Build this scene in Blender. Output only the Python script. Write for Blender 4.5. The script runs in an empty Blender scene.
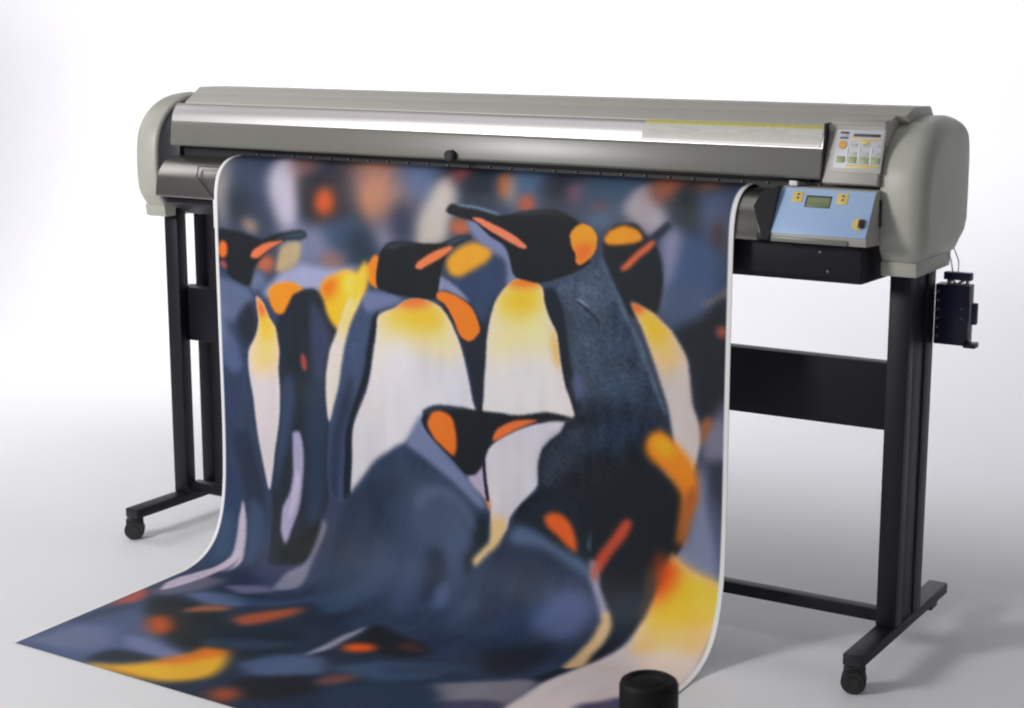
import bpy, bmesh, math, random
import numpy as np
from mathutils import Vector, Matrix
random.seed(7); rng=np.random.default_rng(11)
SC=bpy.context.scene
COL=SC.collection

# ------------------------------------------------------------------ helpers
def lin(c):
    return tuple(((v/255)/12.92 if v/255<=.04045 else ((v/255+.055)/1.055)**2.4) for v in c)
def mat(name,rgb,rough=.5,metal=0,spec=.5,noise=0,nscale=40,bump=0,bscale=300,coat=0,stretch=None,var_rough=0):
    m=bpy.data.materials.new(name); m.use_nodes=True
    nt=m.node_tree; b=nt.nodes['Principled BSDF']
    b.inputs['Base Color'].default_value=(*rgb,1); b.inputs['Roughness'].default_value=rough
    b.inputs['Metallic'].default_value=metal; b.inputs['Specular IOR Level'].default_value=spec
    b.inputs['Coat Weight'].default_value=coat
    tc=nt.nodes.new('ShaderNodeTexCoord'); mp=nt.nodes.new('ShaderNodeMapping')
    nt.links.new(tc.outputs['Object'],mp.inputs['Vector'])
    if stretch: mp.inputs['Scale'].default_value=stretch
    if noise or var_rough:
        n=nt.nodes.new('ShaderNodeTexNoise'); n.inputs['Scale'].default_value=nscale; n.inputs['Detail'].default_value=5
        nt.links.new(mp.outputs['Vector'],n.inputs['Vector'])
        if noise:
            mx=nt.nodes.new('ShaderNodeMix'); mx.data_type='RGBA'
            mx.inputs['A'].default_value=(*[c*(1-noise) for c in rgb],1); mx.inputs['B'].default_value=(*[min(1,c*(1+noise)) for c in rgb],1)
            nt.links.new(n.outputs['Fac'],mx.inputs['Factor']); nt.links.new(mx.outputs['Result'],b.inputs['Base Color'])
        if var_rough:
            mr=nt.nodes.new('ShaderNodeMapRange'); mr.inputs['To Min'].default_value=max(0,rough-var_rough); mr.inputs['To Max'].default_value=rough+var_rough
            nt.links.new(n.outputs['Fac'],mr.inputs['Value']); nt.links.new(mr.outputs['Result'],b.inputs['Roughness'])
    if bump:
        n2=nt.nodes.new('ShaderNodeTexNoise'); n2.inputs['Scale'].default_value=bscale; n2.inputs['Detail'].default_value=3
        nt.links.new(mp.outputs['Vector'],n2.inputs['Vector'])
        bp=nt.nodes.new('ShaderNodeBump'); bp.inputs['Strength'].default_value=bump; bp.inputs['Distance'].default_value=.001
        nt.links.new(n2.outputs['Fac'],bp.inputs['Height']); nt.links.new(bp.outputs['Normal'],b.inputs['Normal'])
    return m

class MB:
    """collects shapes, then links them as ONE mesh object"""
    def __init__(s): s.bm=bmesh.new()
    def _merge(s,b):
        me=bpy.data.meshes.new('tmp'); b.to_mesh(me); b.free(); s.bm.from_mesh(me); bpy.data.meshes.remove(me)
    def box(s,x0,x1,y0,y1,z0,z1,bev=.002,M=None,seg=2):
        b=bmesh.new(); bmesh.ops.create_cube(b,size=1)
        for v in b.verts: v.co=Vector(((x0+x1)/2+v.co.x*(x1-x0),(y0+y1)/2+v.co.y*(y1-y0),(z0+z1)/2+v.co.z*(z1-z0)))
        if bev: bmesh.ops.bevel(b,geom=b.edges[:],offset=bev,segments=seg,affect='EDGES',profile=.5)
        if M: b.transform(M)
        s._merge(b); return s
    def prism(s,prof,x0,x1,bev=.0015,closed=True,seg=2,M=None):
        """profile (y,z) extruded along x"""
        b=bmesh.new(); A=[b.verts.new((x0,y,z)) for y,z in prof]; B=[b.verts.new((x1,y,z)) for y,z in prof]
        n=len(prof)
        for i in range(n): b.faces.new((A[i],A[(i+1)%n],B[(i+1)%n],B[i]))
        b.faces.new(A[::-1]); b.faces.new(B)
        bmesh.ops.recalc_face_normals(b,faces=b.faces[:])
        if bev:
            E=[e for e in b.edges if len(e.link_faces)==2 and e.calc_face_angle(0)>.45]
            bmesh.ops.bevel(b,geom=E,offset=bev,segments=seg,affect='EDGES',profile=.5,clamp_overlap=True)
        if M: b.transform(M)
        s._merge(b); return s
    def cyl(s,c,axis,r,h,seg=32,bev=.001,r2=None,bseg=2):
        b=bmesh.new(); bmesh.ops.create_cone(b,cap_ends=True,segments=seg,radius1=r,radius2=r if r2 is None else r2,depth=h)
        if bev: bmesh.ops.bevel(b,geom=[e for e in b.edges if e.calc_face_angle(0)>.8],offset=bev,segments=bseg,affect='EDGES')
        q=Vector(axis).to_track_quat('Z','Y').to_matrix().to_4x4()
        b.transform(Matrix.Translation(Vector(c))@q); s._merge(b); return s
    def lathe(s,c,prof,seg=48):
        b=bmesh.new(); rings=[]
        for r,z in prof:
            rings.append([b.verts.new((c[0]+r*math.cos(2*math.pi*k/seg),c[1]+r*math.sin(2*math.pi*k/seg),c[2]+z)) for k in range(seg)])
        for a,d in zip(rings,rings[1:]):
            for k in range(seg): b.faces.new((a[k],a[(k+1)%seg],d[(k+1)%seg],d[k]))
        b.faces.new(rings[0][::-1]); b.faces.new(rings[-1])
        bmesh.ops.recalc_face_normals(b,faces=b.faces[:]); s._merge(b); return s
    def tube(s,pts,r,seg=8):
        b=bmesh.new(); rings=[]; pts=[Vector(p) for p in pts]
        for i,p in enumerate(pts):
            d=(pts[min(i+1,len(pts)-1)]-pts[max(i-1,0)]).normalized(); q=d.to_track_quat('Z','Y')
            rings.append([b.verts.new(p+q@Vector((r*math.cos(2*math.pi*k/seg),r*math.sin(2*math.pi*k/seg),0))) for k in range(seg)])
        for a,d in zip(rings,rings[1:]):
            for k in range(seg): b.faces.new((a[k],a[(k+1)%seg],d[(k+1)%seg],d[k]))
        b.faces.new(rings[0][::-1]); b.faces.new(rings[-1]); s._merge(b); return s
    def build(s,name,m,parent=None,smooth=True,angle=35):
        me=bpy.data.meshes.new(name); s.bm.to_mesh(me); s.bm.free()
        o=bpy.data.objects.new(name,me); COL.objects.link(o); me.materials.append(m)
        if smooth:
            me.polygons.foreach_set('use_smooth',[True]*len(me.polygons))
            try: me.set_sharp_from_angle(angle=math.radians(angle))
            except Exception: pass
        if parent:
            o.parent=parent; o.matrix_parent_inverse=Matrix.Translation(-BASE[parent.name] if parent.name in BASE else Vector((0,0,0)))
        return o
BASE={}
def tag(o,label=None,cat=None,group=None,kind=None):
    for k,v in (('label',label),('category',cat),('group',group),('kind',kind)):
        if v: o[k]=v
    return o
def empty(name,loc):
    o=bpy.data.objects.new(name,None); COL.objects.link(o); o.location=loc; o.empty_display_size=.1
    BASE[o.name]=Vector(loc); return o
def offset(prof,d):
    """inset a clockwise/ccw closed profile by per-vertex distances d"""
    n=len(prof); P=[Vector(p) for p in prof]; cx=sum((p for p in P),Vector((0,0)))/n; out=[]
    for i in range(n):
        a=(P[i]-P[i-1]).normalized(); b=(P[(i+1)%n]-P[i]).normalized()
        na=Vector((-a.y,a.x)); nb=Vector((-b.y,b.x)); m=(na+nb)
        m=m/max(m.dot(m)/2,.3) if m.length>1e-6 else na
        m=m.normalized()*min(1/max(m.normalized().dot(na),.5),1.5)
        if m.dot(cx-P[i])<0: m=-m
        out.append(P[i]+m*d[i])
    return out
def spline(P,n=12):
    P=np.array(P,float); P=np.vstack([2*P[0]-P[1],P,2*P[-1]-P[-2]]); out=[]
    for i in range(1,len(P)-2):
        a,b,c,d=P[i-1:i+3]
        for k in range(n):
            t=k/n; out.append(.5*((2*b)+(c-a)*t+(2*a-5*b+4*c-d)*t*t+(3*b-a-3*c+d)*t**3))
    out.append(P[-2]); return np.array(out)

# ------------------------------------------------------------------ materials
M_cover=mat('grey_cover_plastic',(.47,.475,.42),.42,noise=.04,nscale=14,bump=.25,bscale=420)
M_hood=mat('hood_plastic',(.52,.51,.465),.48,noise=.04,nscale=10,bump=.2,bscale=420)
M_satin=mat('satin_aluminium',(.76,.74,.74),.44,metal=1,noise=.05,nscale=6,stretch=(.15,8,8),var_rough=.05)
M_smoke=mat('smoked_cover',(.185,.185,.168),.34,noise=.12,nscale=3,bump=.05,bscale=60,spec=.6)
M_apron=mat('dark_satin_steel',(.26,.245,.235),.30,metal=.85,noise=.06,nscale=5,stretch=(.2,6,6),var_rough=.06)
M_dark=mat('dark_interior_plastic',(.018,.020,.026),.5,noise=.2,nscale=20)
M_black=mat('black_powder_coat',(.008,.008,.015),.46,spec=.32,noise=.25,nscale=30,bump=.3,bscale=700)
M_blackp=mat('black_plastic',(.012,.012,.015),.35,noise=.2,nscale=50)
M_deep=mat('deep_black_plastic',(.004,.004,.0045),.6,noise=.2,nscale=50,spec=.25)
M_rubber=mat('caster_rubber',(.02,.02,.022),.55,noise=.3,nscale=60)
M_blue=mat('blue_panel_film',(.38,.54,.80),.30,noise=.06,nscale=9,bump=.05,bscale=200)
M_keylab=mat('keypad_film',(.60,.61,.66),.4,noise=.03,nscale=40)
M_keyframe=mat('keypad_bezel',(.42,.41,.38),.45,noise=.04,nscale=30,bump=.2,bscale=420)
M_yellow=mat('yellow_marking',(.74,.56,.17),.4,noise=.08,nscale=200)
M_orange=mat('orange_key',(.75,.40,.06),.4,noise=.08,nscale=200)
M_lcd=mat('display_glass',(.21,.25,.13),.18,noise=.06,nscale=80)
M_green=mat('green_grey_key',(.34,.42,.20),.45,noise=.1,nscale=150)
M_ink=mat('dark_print_ink',(.05,.05,.065),.5,noise=.15,nscale=200)
M_white=mat('white_film',(.80,.80,.80),.4,noise=.03,nscale=60)
M_label=mat('warning_label_film',(.64,.63,.58),.5,noise=.04,nscale=60,stretch=(1,3,3))
M_labyel=mat('label_yellow_ink',(.60,.55,.16),.4,noise=.2,nscale=90)
M_labgrey=mat('label_grey_print',(.53,.53,.52),.5,noise=.2,nscale=150)
M_steel=mat('bright_steel',(.6,.6,.6),.3,metal=1,noise=.05,nscale=100)
M_navy=mat('navy_black_coat',(.013,.017,.055),.4,noise=.2,nscale=50)
M_floor=mat('white_backdrop_paper',(.80,.80,.82),.62,noise=.03,nscale=1.6,bump=.12,bscale=30,spec=.3)
ART=[
([-181,-11,1058,-15,1495,-10,1580,525,1477,991,921,513,-9,594],[66,74,94],43.3,0),
([-56,148,-25,138,72,259,62,355,22,384],[145,140,142],22.8,0),
([32,171,105,156,185,267,167,348,89,380,70,313],[62,72,96],23.4,0),
([133,323,124,359,102,382,76,383,56,363,49,328,57,293,75,270,101,269,125,289],[51,55,63],21.0,0),
([151,391,140,398,122,398,106,391,96,381,97,370,109,363,127,363,143,370,153,380],[159,135,119],10.5,0),
([228,371,396,353,444,423,394,469,293,477,243,459],[117,123,151],20.3,0),
([177,215,161,140,227,157,298,274,294,341,272,379,228,374,202,319,185,267],[181,175,193],15.4,0),
([200,119,175,-10,345,239,312,258,276,233],[143,97,85],27.1,0),
([293,242,421,214,468,348,370,354,307,353],[45,45,53],20.0,0),
([256,59,311,-13,507,328,468,364,429,293,386,242],[53,55,65],31.2,0),
([433,306,423,336,398,355,368,357,343,341,334,312,342,282,364,263,394,261,421,278],[92,58,51],19.9,0),
([411,300,406,320,390,333,371,334,355,323,349,303,353,283,367,270,387,269,404,280],[198,88,45],12.0,0),
([369,74,470,-6,648,268,633,320,573,341,513,335,483,264],[176,126,107],32.7,0),
([560,286,555,316,541,336,523,337,509,319,503,289,504,259,511,238,529,237,549,256],[187,133,108],19.5,0),
([614,380,605,405,583,421,556,423,533,410,525,386,534,361,557,345,584,343,606,356],[130,129,150],23.1,0),
([370,370,462,333,513,361,550,446,492,477,427,466],[66,84,110],19.8,0),
([445,384,500,362,544,416,530,464,479,473],[46,57,75],19.7,0),
([447,454,438,467,417,477,390,479,369,473,361,461,369,448,391,438,418,436,439,442],[155,110,103],16.0,0),
([553,148,589,-6,731,237,694,291,656,281,617,243],[105,119,152],28.7,0),
([664,336,657,369,638,391,615,392,596,373,589,340,596,307,614,286,637,284,657,303],[61,66,88],19.1,0),
([670,66,821,86,918,278,808,287,771,248],[46,53,63],27.0,0),
([709,267,721,228,746,205,786,248,790,286,779,311,770,364,743,396,670,402,670,351,682,304],[187,179,175],13.1,0),
([797,190,802,207,793,216,777,217,760,210,746,196,738,174,735,148,749,144,778,167],[157,81,81],17.3,0),
([846,54,907,-15,1036,232,1011,290,963,297,937,252],[84,108,138],23.0,0),
([937,227,942,250,936,263,925,264,914,251,903,229,892,200,883,169,892,167,919,198],[192,106,68],10.8,0),
([952,238,957,259,955,272,949,272,943,260,936,239,926,213,919,192,924,191,940,212],[170,153,136],12.0,0),
([1020,270,1017,283,1005,291,989,292,976,285,969,273,972,259,983,251,998,250,1013,257],[188,88,63],10.8,0),
([1130,232,1129,260,1106,277,1076,279,1049,265,1032,238,1027,204,1029,162,1057,155,1105,197],[51,55,66],20.7,0),
([931,-8,914,-14,880,-4,854,32,805,16,771,-14,787,-14,827,-14,875,-14,914,-14],[143,126,117],10.3,0),
([1150,234,1150,249,1140,259,1125,260,1111,252,1101,237,1099,219,1106,206,1120,204,1138,216],[122,88,105],15.1,0),
([1132,172,1263,138,1301,256,1227,307,1172,287],[68,87,110],20.7,0),
([1223,263,1219,270,1208,275,1193,276,1180,272,1174,266,1178,258,1189,253,1204,252,1217,256],[107,75,83],10.7,0),
([1243,299,1235,310,1214,317,1187,319,1165,314,1157,305,1164,295,1185,287,1212,286,1234,290],[90,111,140],14.0,0),
([1332,170,1423,170,1470,269,1436,317,1397,297,1373,251],[46,54,61],18.7,0),
([1258,268,1277,216,1297,189,1337,235,1378,282,1364,310,1336,328,1307,314,1274,293],[164,155,164],10.7,0),
([1316,219,1299,157,1322,98,1381,147,1384,214,1367,249,1338,246],[157,95,73],15.6,0),
([1477,177,1480,196,1471,206,1454,207,1437,200,1425,184,1417,156,1411,115,1424,104,1456,144],[143,97,79],18.6,0),
([1452,219,1513,214,1526,311,1492,325,1468,292],[79,93,124],14.0,0),
([1401,331,1492,320,1519,373,1504,462,1441,515,1384,501,1378,438],[71,90,125],17.7,0),
([1524,309,1522,333,1515,349,1506,349,1498,335,1494,311,1495,287,1501,271,1510,271,1519,285],[75,61,65],10.7,0),
([1360,341,1390,302,1416,314,1412,353,1400,401,1384,468,1369,521,1363,470,1369,399],[134,136,164],10.7,0),
([1372,438,1465,431,1496,463,1467,536,1417,564,1379,525],[79,93,122],14.0,0),
([1540,431,1476,476,1481,483,1543,443],[136,127,115],5.2,0),
([1395,543,1467,508,1541,459,1549,787,1472,773,1444,657,1422,588],[40,44,52],10.7,0),
([1538,534,1535,542,1528,548,1519,549,1511,544,1508,536,1511,528,1518,522,1527,521,1535,526],[164,88,76],6.2,0),
([1503,745,1542,688,1543,728,1514,792,1483,796],[106,103,122],10.7,0),
([1472,773,1543,740,1543,848,1489,855],[123,120,139],10.7,0),
([1472,759,1492,737,1503,755,1481,801,1468,798],[155,102,67],7.0,0),
([1484,859,1546,845,1545,1005,1519,1009,1497,939],[59,61,75],10.7,0),
([1398,1107,1437,1047,1451,995,1462,920,1474,858,1487,868,1497,939,1519,1009,1538,1079,1538,1151,1516,1140,1484,1129,1444,1119],[128,135,161],10.7,0),
([1500,951,1517,936,1541,1030,1536,1127],[86,93,120],10.7,0),
([1212,344,1240,309,1293,301,1323,327,1350,346,1364,385,1370,427,1365,474,1353,509,1316,522,1284,517,1262,479,1235,426,1212,380],[38,42,46],4.2,0),
([1321,339,1346,316,1376,291,1389,299,1360,329,1345,349],[45,51,69],3.6,0),
([1212,342,1230,321,1267,307,1302,317,1315,335,1292,346,1247,353,1220,353],[246,152,44],3.6,0),
([1256,410,1277,387,1308,359,1336,338,1349,337,1337,357,1308,380,1282,405,1264,414],[216,104,66],3.6,0),
([1289,488,1303,489,1337,503,1366,524,1396,547,1420,578,1438,614,1447,668,1453,715,1470,761,1473,809,1459,872,1438,887,1411,830,1399,770,1388,723,1366,665,1339,596,1319,550],[200,190,188],4.2,0),
([1295,493,1337,505,1366,526,1401,559,1423,599,1387,644,1355,633,1333,585,1317,546],[232,192,120],18.2,-9),
([1295,493,1337,503,1369,529,1391,555,1352,583,1328,561,1311,527],[248,186,56],13.0,-9),
([1324,492,1320,504,1309,512,1296,513,1286,507,1281,496,1285,485,1296,477,1309,476,1320,482],[226,98,44],9.1,-9),
([492,467,394,474,294,468,235,492,196,527,160,558,205,576,291,547,376,534],[156,162,197],9.0,0),
([234,425,299,412,287,466,238,497,208,489],[184,162,128],7.6,0),
([204,463,208,478,200,492,183,501,163,501,149,492,146,477,154,463,171,454,190,454],[182,102,72],9.2,0),
([175,524,168,540,150,552,128,554,111,545,105,529,112,513,130,501,152,500,169,508],[104,114,146],9.3,0),
([-4,403,82,397,165,413,211,397,262,385,306,381,322,394,295,407,248,410,199,435,163,465,142,488,119,542,83,542,48,531,-9,525],[35,38,42],3.1,0),
([42,449,39,464,30,473,20,474,13,466,10,451,14,436,22,427,32,426,40,435],[228,112,42],3.8,0),
([39,496,36,506,28,513,19,513,12,508,10,498,13,488,21,482,29,481,36,486],[150,80,80],4.7,0),
([125,465,133,445,175,423,227,412,237,414,192,438,149,466],[222,118,76],2.5,0),
([-9,528,66,535,118,550,135,574,130,604,143,642,134,684,108,715,99,747,108,794,115,863,127,933,146,1001,167,1097,179,1166,174,1265,207,1398,105,1587,24,1350,-23,1196],[54,66,90],3.9,1),
([-9,528,66,535,118,550,132,574,116,617,79,648,25,642,-14,623],[96,108,140],9.5,-9),
([65,638,124,583,140,637,134,682,104,712,87,703],[43,49,60],9.4,-9),
([-16,680,42,680,75,721,84,776,43,792,-19,736],[84,96,130],9.6,-9),
([-33,1083,44,1072,84,1152,88,1265,81,1344,41,1370],[48,64,94],8.6,-9),
([38,987,94,951,142,1087,166,1195,168,1281,115,1260,91,1151],[43,53,73],9.5,-9),
([139,571,163,588,185,627,209,658,217,712,211,768,216,823,209,908,192,995,171,1111,152,1057,133,974,124,919,116,849,105,780,108,723,134,679,147,636],[210,202,206],2.8,0),
([139,573,163,588,185,627,209,658,217,718,187,771,130,783,111,729,138,678,147,631],[238,200,130],18.8,-9),
([142,573,166,590,186,621,205,653,183,682,148,686,147,622],[246,184,52],15.6,-9),
([139,568,159,585,176,611,157,630,144,609],[232,106,42],9.3,-9),
([217,616,246,580,260,557,291,541,342,534,375,569,403,612,412,654,391,699,376,755,373,832,374,901,383,955,379,1080,359,1179,333,1282,280,1309,217,1305,180,1138,192,1009,213,908,216,823,215,754,217,712,209,658],[41,48,58],4.3,1),
([216,823,249,769,267,831,250,931,220,1019,189,1108,192,995],[56,72,98],9.4,-9),
([331,565,383,627,395,672,372,750,355,862,331,782,322,647],[60,70,96],9.1,-9),
([303,799,371,792,373,943,365,1082,344,1168,303,1174,304,980],[48,61,82],12.2,-9),
([309,734,309,749,305,759,299,760,292,753,288,739,288,724,292,714,298,713,305,721],[156,74,68],4.9,0),
([181,553,206,532,258,522,302,535,267,557,249,588,234,611,207,611,187,583],[246,144,40],4.6,0),
([359,533,383,504,443,476,485,488,504,508,500,555,476,600,426,637,400,623,381,593,372,561],[248,186,50],5.9,0),
([356,533,383,502,420,491,412,531,392,554,372,556],[240,110,34],14.9,-9),
([491,509,486,528,472,540,456,542,443,531,439,513,444,494,458,481,474,480,486,490],[246,206,90],8.8,0),
([454,549,500,524,503,563,465,633,433,744,414,800,392,871,378,892,370,833,372,764,388,694,416,638],[214,204,196],3.0,0),
([458,538,500,518,503,558,476,605,442,649,416,643],[242,202,110],17.7,-9),
([257,936,281,932,290,987,286,1063,278,1137,260,1203,253,1252,224,1214,217,1157,242,1106,251,1051,252,978],[165,158,187],4.7,0),
([237,1263,291,1218,358,1171,374,1218,339,1287,265,1302],[32,38,40],7.7,0),
([463,606,490,559,510,523,555,519,618,529,665,530,618,555,557,577,543,625,532,679,514,762,486,819,465,876,457,932,452,1042,447,1098,379,1094,373,970,385,886,418,772,438,676],[66,80,108],3.3,1),
([497,529,571,523,624,534,611,553,554,569,515,580,496,556],[110,120,157],7.2,-9),
([528,595,554,577,543,625,532,679,518,756,493,813,465,876,454,932,450,1089,426,1093,431,935,452,856,491,764,510,682],[31,37,47],3.6,-9),
([417,827,459,754,449,851,420,936,406,1104,379,1080,387,941],[46,57,79],9.1,-9),
([547,588,602,562,634,541,674,530,711,534,745,547,769,573,790,609,808,651,825,714,839,777,851,817,784,820,707,840,668,877,623,926,561,988,496,1047,453,1083,453,1015,458,904,479,847,507,789,525,720,539,652],[212,209,215],2.3,0),
([547,588,602,562,634,541,711,534,745,547,769,573,793,617,810,666,740,674,679,664,600,646,552,664,531,746,525,712,539,652],[230,210,156],25.6,-9),
([547,593,602,562,674,532,742,547,766,573,741,606,664,614,601,604],[252,186,50],22.7,-9),
([724,530,711,542,677,552,634,556,599,552,586,542,600,531,635,521,677,517,711,521],[226,106,52],11.4,-9),
([872,804,854,817,843,763,825,688,808,633,784,589,754,548,730,520,730,494,833,501,877,517,898,490,910,504,889,561,880,631,873,721],[39,45,55],2.8,0),
([818,426,921,401,945,474,907,514,880,572,856,564,818,517,758,476],[56,72,102],8.2,0),
([743,468,767,476,803,498,833,526,803,516,757,502,733,509],[132,140,174],3.3,0),
([511,486,518,457,537,429,553,431,550,462,543,494,545,515,526,506],[242,134,42],2.9,0),
([478,489,515,446,517,509,497,540,464,553],[248,196,66],5.3,0),
([767,453,764,423,803,390,848,374,892,381,901,395,883,421,833,450,803,465,776,462],[232,162,50],5.5,0),
([839,337,833,351,817,360,796,361,780,354,773,341,780,328,796,319,816,317,833,324],[186,104,74],8.2,0),
([821,326,862,318,921,359,956,411,973,459,942,481,939,417,892,391,848,364],[124,134,170],5.4,0),
([557,420,582,395,623,387,688,388,746,384,803,362,830,358,836,365,779,394,755,431,743,470,736,504,730,527,656,529,596,526,549,512,543,481,550,446],[33,37,40],2.3,0),
([666,453,675,437,722,408,773,389,782,394,755,416,703,445,681,457],[232,128,84],2.2,0),
([733,512,754,505,797,516,836,538,856,570,862,597,841,622,823,626,802,613,784,576,760,540,733,525],[242,124,42],2.5,0),
([1036,478,1064,449,1134,422,1193,367,1210,387,1235,438,1262,483,1293,541,1326,598,1348,655,1369,701,1389,747,1400,807,1417,878,1370,934,1207,958,1094,949,1051,879,1065,813,1128,780,1122,743,1102,683,1088,610,1051,539,1039,503],[59,72,90],2.3,2),
([1081,460,1148,426,1191,388,1219,427,1236,486,1203,518,1135,507,1093,486],[82,97,120],15.6,-2),
([1135,605,1177,583,1221,608,1238,680,1216,732,1172,717,1139,666],[68,83,102],18.2,-2),
([1204,561,1271,511,1326,602,1367,702,1389,772,1342,790,1287,699,1237,631],[50,65,86],13.0,-2),
([1045,478,1076,470,1101,517,1113,582,1127,668,1156,739,1139,791,1114,749,1094,671,1082,598,1051,539],[33,42,53],4.2,-9),
([1127,692,1150,675,1161,718,1150,745,1136,736],[84,94,130],5.3,-9),
([1128,780,1206,738,1314,732,1389,747,1406,831,1343,888,1207,933,1094,924,1065,851],[39,47,61],15.7,-2),
([1210,385,1235,435,1262,481,1293,538,1326,595,1348,653,1369,699,1389,745,1378,742,1354,696,1332,650,1307,597,1277,542,1246,487,1221,439,1202,397],[80,97,116],4.2,-2),
([1176,491,1220,506,1264,580,1297,654,1314,720,1282,714,1237,631,1198,550],[68,83,101],18.2,-2),
([1143,496,1176,515,1204,542,1198,542,1171,521,1140,499],[39,49,61],1.8,2),
([1140,492,1159,497,1176,509,1159,501,1140,494],[148,163,182],1.8,2),
([907,520,936,482,965,460,1008,456,1042,471,1048,507,1062,545,1085,585,1094,646,1108,707,1128,755,1131,792,1037,804,979,811,905,815,869,804,873,760,876,695,883,618,892,566],[218,214,214],2.2,0),
([907,520,936,482,1008,459,1042,473,1048,507,1065,550,1085,590,1088,637,1037,627,965,640,885,669,889,604],[232,212,158],24.2,-9),
([912,514,939,482,1008,461,1042,476,1045,517,994,547,921,548],[254,188,50],21.4,-9),
([1048,455,1037,466,1008,475,973,478,944,474,933,465,944,454,973,445,1008,442,1037,446],[242,120,40],9.3,-9),
([1074,562,1088,610,1094,671,1082,660,1071,611],[244,168,80],7.9,-9),
([761,300,772,284,795,283,846,287,906,298,938,301,977,292,1019,284,1075,279,1117,291,1149,312,1155,360,1175,399,1134,427,1073,451,1025,462,979,456,959,445,950,411,936,380,892,356,848,324,803,315,767,307],[32,35,40],2.1,0),
([786,282,846,284,905,294,929,300,906,302,847,292,796,288],[102,123,143],1.9,0),
([839,315,862,313,921,332,964,351,999,373,990,381,956,371,907,350,863,328],[236,132,98],1.9,0),
([1119,338,1135,316,1154,309,1179,318,1193,338,1191,367,1175,390,1147,409,1136,402,1136,383,1124,367],[248,154,46],2.1,0),
([1130,369,1158,357,1185,353,1177,382,1150,406,1136,397],[238,114,50],9.1,-9),
([1093,498,1176,491,1204,561,1194,611,1144,604,1107,558],[74,89,110],20.8,-2),
([1040,880,1071,845,1108,805,1145,780,1233,792,1328,807,1375,884,1434,949,1432,1060,1389,1133,1327,1164,1217,1170,1098,1102,981,1082,957,1089,979,1031,1028,985,1031,933],[32,37,45],4.2,2),
([1111,815,1206,783,1315,769,1315,818,1206,870,1137,867],[44,57,77],13.1,2),
([877,915,890,890,920,865,964,839,1022,816,1080,799,1108,795,1094,827,1065,851,1040,880,1028,920,1028,972,1008,1000,979,1031,950,1069,943,1101,924,1130,882,1170,857,1213,842,1200,865,1153,886,1110,891,1070,884,1032,877,981],[204,201,210],2.5,0),
([939,1076,948,1095,924,1133,882,1170,857,1213,842,1200,865,1153,889,1105,894,1070],[224,188,130],11.1,-9),
([891,1038,893,1051,892,1060,888,1062,882,1055,877,1042,875,1029,876,1020,880,1018,886,1025],[212,140,96],3.9,0),
([409,1433,372,1344,380,1273,394,1160,446,1084,486,1032,525,985,565,953,604,928,646,915,706,925,798,984,863,1030,888,1084,889,1149,859,1210,845,1252,832,1306,915,1551,876,1697,720,1802,539,1697],[54,68,92],5.3,1),
([648,1008,736,1012,823,1057,845,1138,806,1206,742,1227,671,1192,624,1112],[72,86,111],25.7,-9),
([430,1100,512,1039,561,1026,548,1137,474,1257,411,1268],[45,55,75],17.7,-9),
([687,1208,745,1180,775,1232,777,1318,731,1329],[39,48,64],11.3,-9),
([843,1091,888,1071,892,1148,861,1207,841,1247,823,1198,841,1156],[35,43,52],8.4,-9),
([814,1309,815,1334,807,1349,792,1347,774,1328,764,1303,766,1280,778,1268,793,1270,806,1285],[76,90,123],12.0,0),
([627,923,640,897,659,862,688,829,706,867,722,894,768,938,814,977,859,1020,878,1057,848,1053,780,1000,696,953,633,922],[114,126,160],5.8,0),
([829,922,866,898,874,955,878,1033,859,1020,823,983],[177,169,193],3.4,0),
([688,827,717,810,751,803,815,801,860,800,917,801,979,800,1051,782,1105,783,1131,790,1105,798,1065,803,1028,813,964,841,920,865,890,890,877,918,865,948,841,973,814,974,780,944,737,913,694,874,681,849],[32,35,41],2.8,0),
([865,904,872,903,877,968,887,1032,878,1033,868,969],[39,37,53],1.4,0),
([896,876,908,846,940,824,973,813,1031,805,1002,821,952,846,917,868],[226,116,60],2.5,0),
([700,849,716,823,741,817,775,829,787,862,789,906,780,931,755,919,722,894,700,862],[234,118,42],3.4,0),
([705,957,783,1010,842,1060,830,1077,761,1035,689,986],[64,78,103],8.6,-1),
([774,1049,824,1094,823,1159,795,1182,771,1129],[80,94,121],19.8,0),
([643,1175,701,1197,720,1299,720,1375,657,1312,635,1229],[56,69,92],23.8,0),
([480,1093,519,1065,510,1196,493,1298,455,1260],[56,70,92],23.5,0),
([685,824,717,807,769,802,830,799,769,811,716,820,694,836],[51,59,73],3.4,0),
([840,1253,882,1168,938,1118,966,1077,1009,1065,1098,1102,1171,1130,1214,1183,1234,1229,1261,1274,1262,1340,1252,1429,1232,1561,1176,1643,1037,1721,951,1796,847,1660,876,1537,847,1357],[48,61,84],5.7,1),
([958,1107,980,1064,1052,1002,1124,996,1168,1065,1186,1138,1161,1167,1100,1132,1040,1099,995,1083],[35,43,51],6.8,0),
([947,1126,969,1087,1010,1088,1099,1120,1172,1145,1210,1179,1192,1187,1116,1155,1042,1131,983,1133],[86,104,135],8.1,0),
([1059,1312,1101,1232,1181,1208,1225,1250,1222,1296,1194,1353,1135,1372],[81,95,136],19.3,0),
([1031,1485,1098,1432,1151,1376,1194,1476,1145,1597,1090,1589],[37,43,57],18.7,0),
([1047,1054,1067,1038,1096,1036,1125,1054,1143,1090,1148,1124,1125,1118,1092,1095,1059,1075],[226,100,42],6.5,0),
([1182,1071,1193,1066,1194,1099,1184,1118,1178,1102],[111,123,138],3.7,0),
([1339,1112,1396,1078,1424,1103,1457,1122,1500,1134,1542,1145,1546,1197,1535,1254,1534,1312,1544,1412,1527,1532,1365,1691,1251,1755,1249,1589,1294,1426,1334,1331,1349,1270,1361,1206],[208,198,198],6.0,0),
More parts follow.
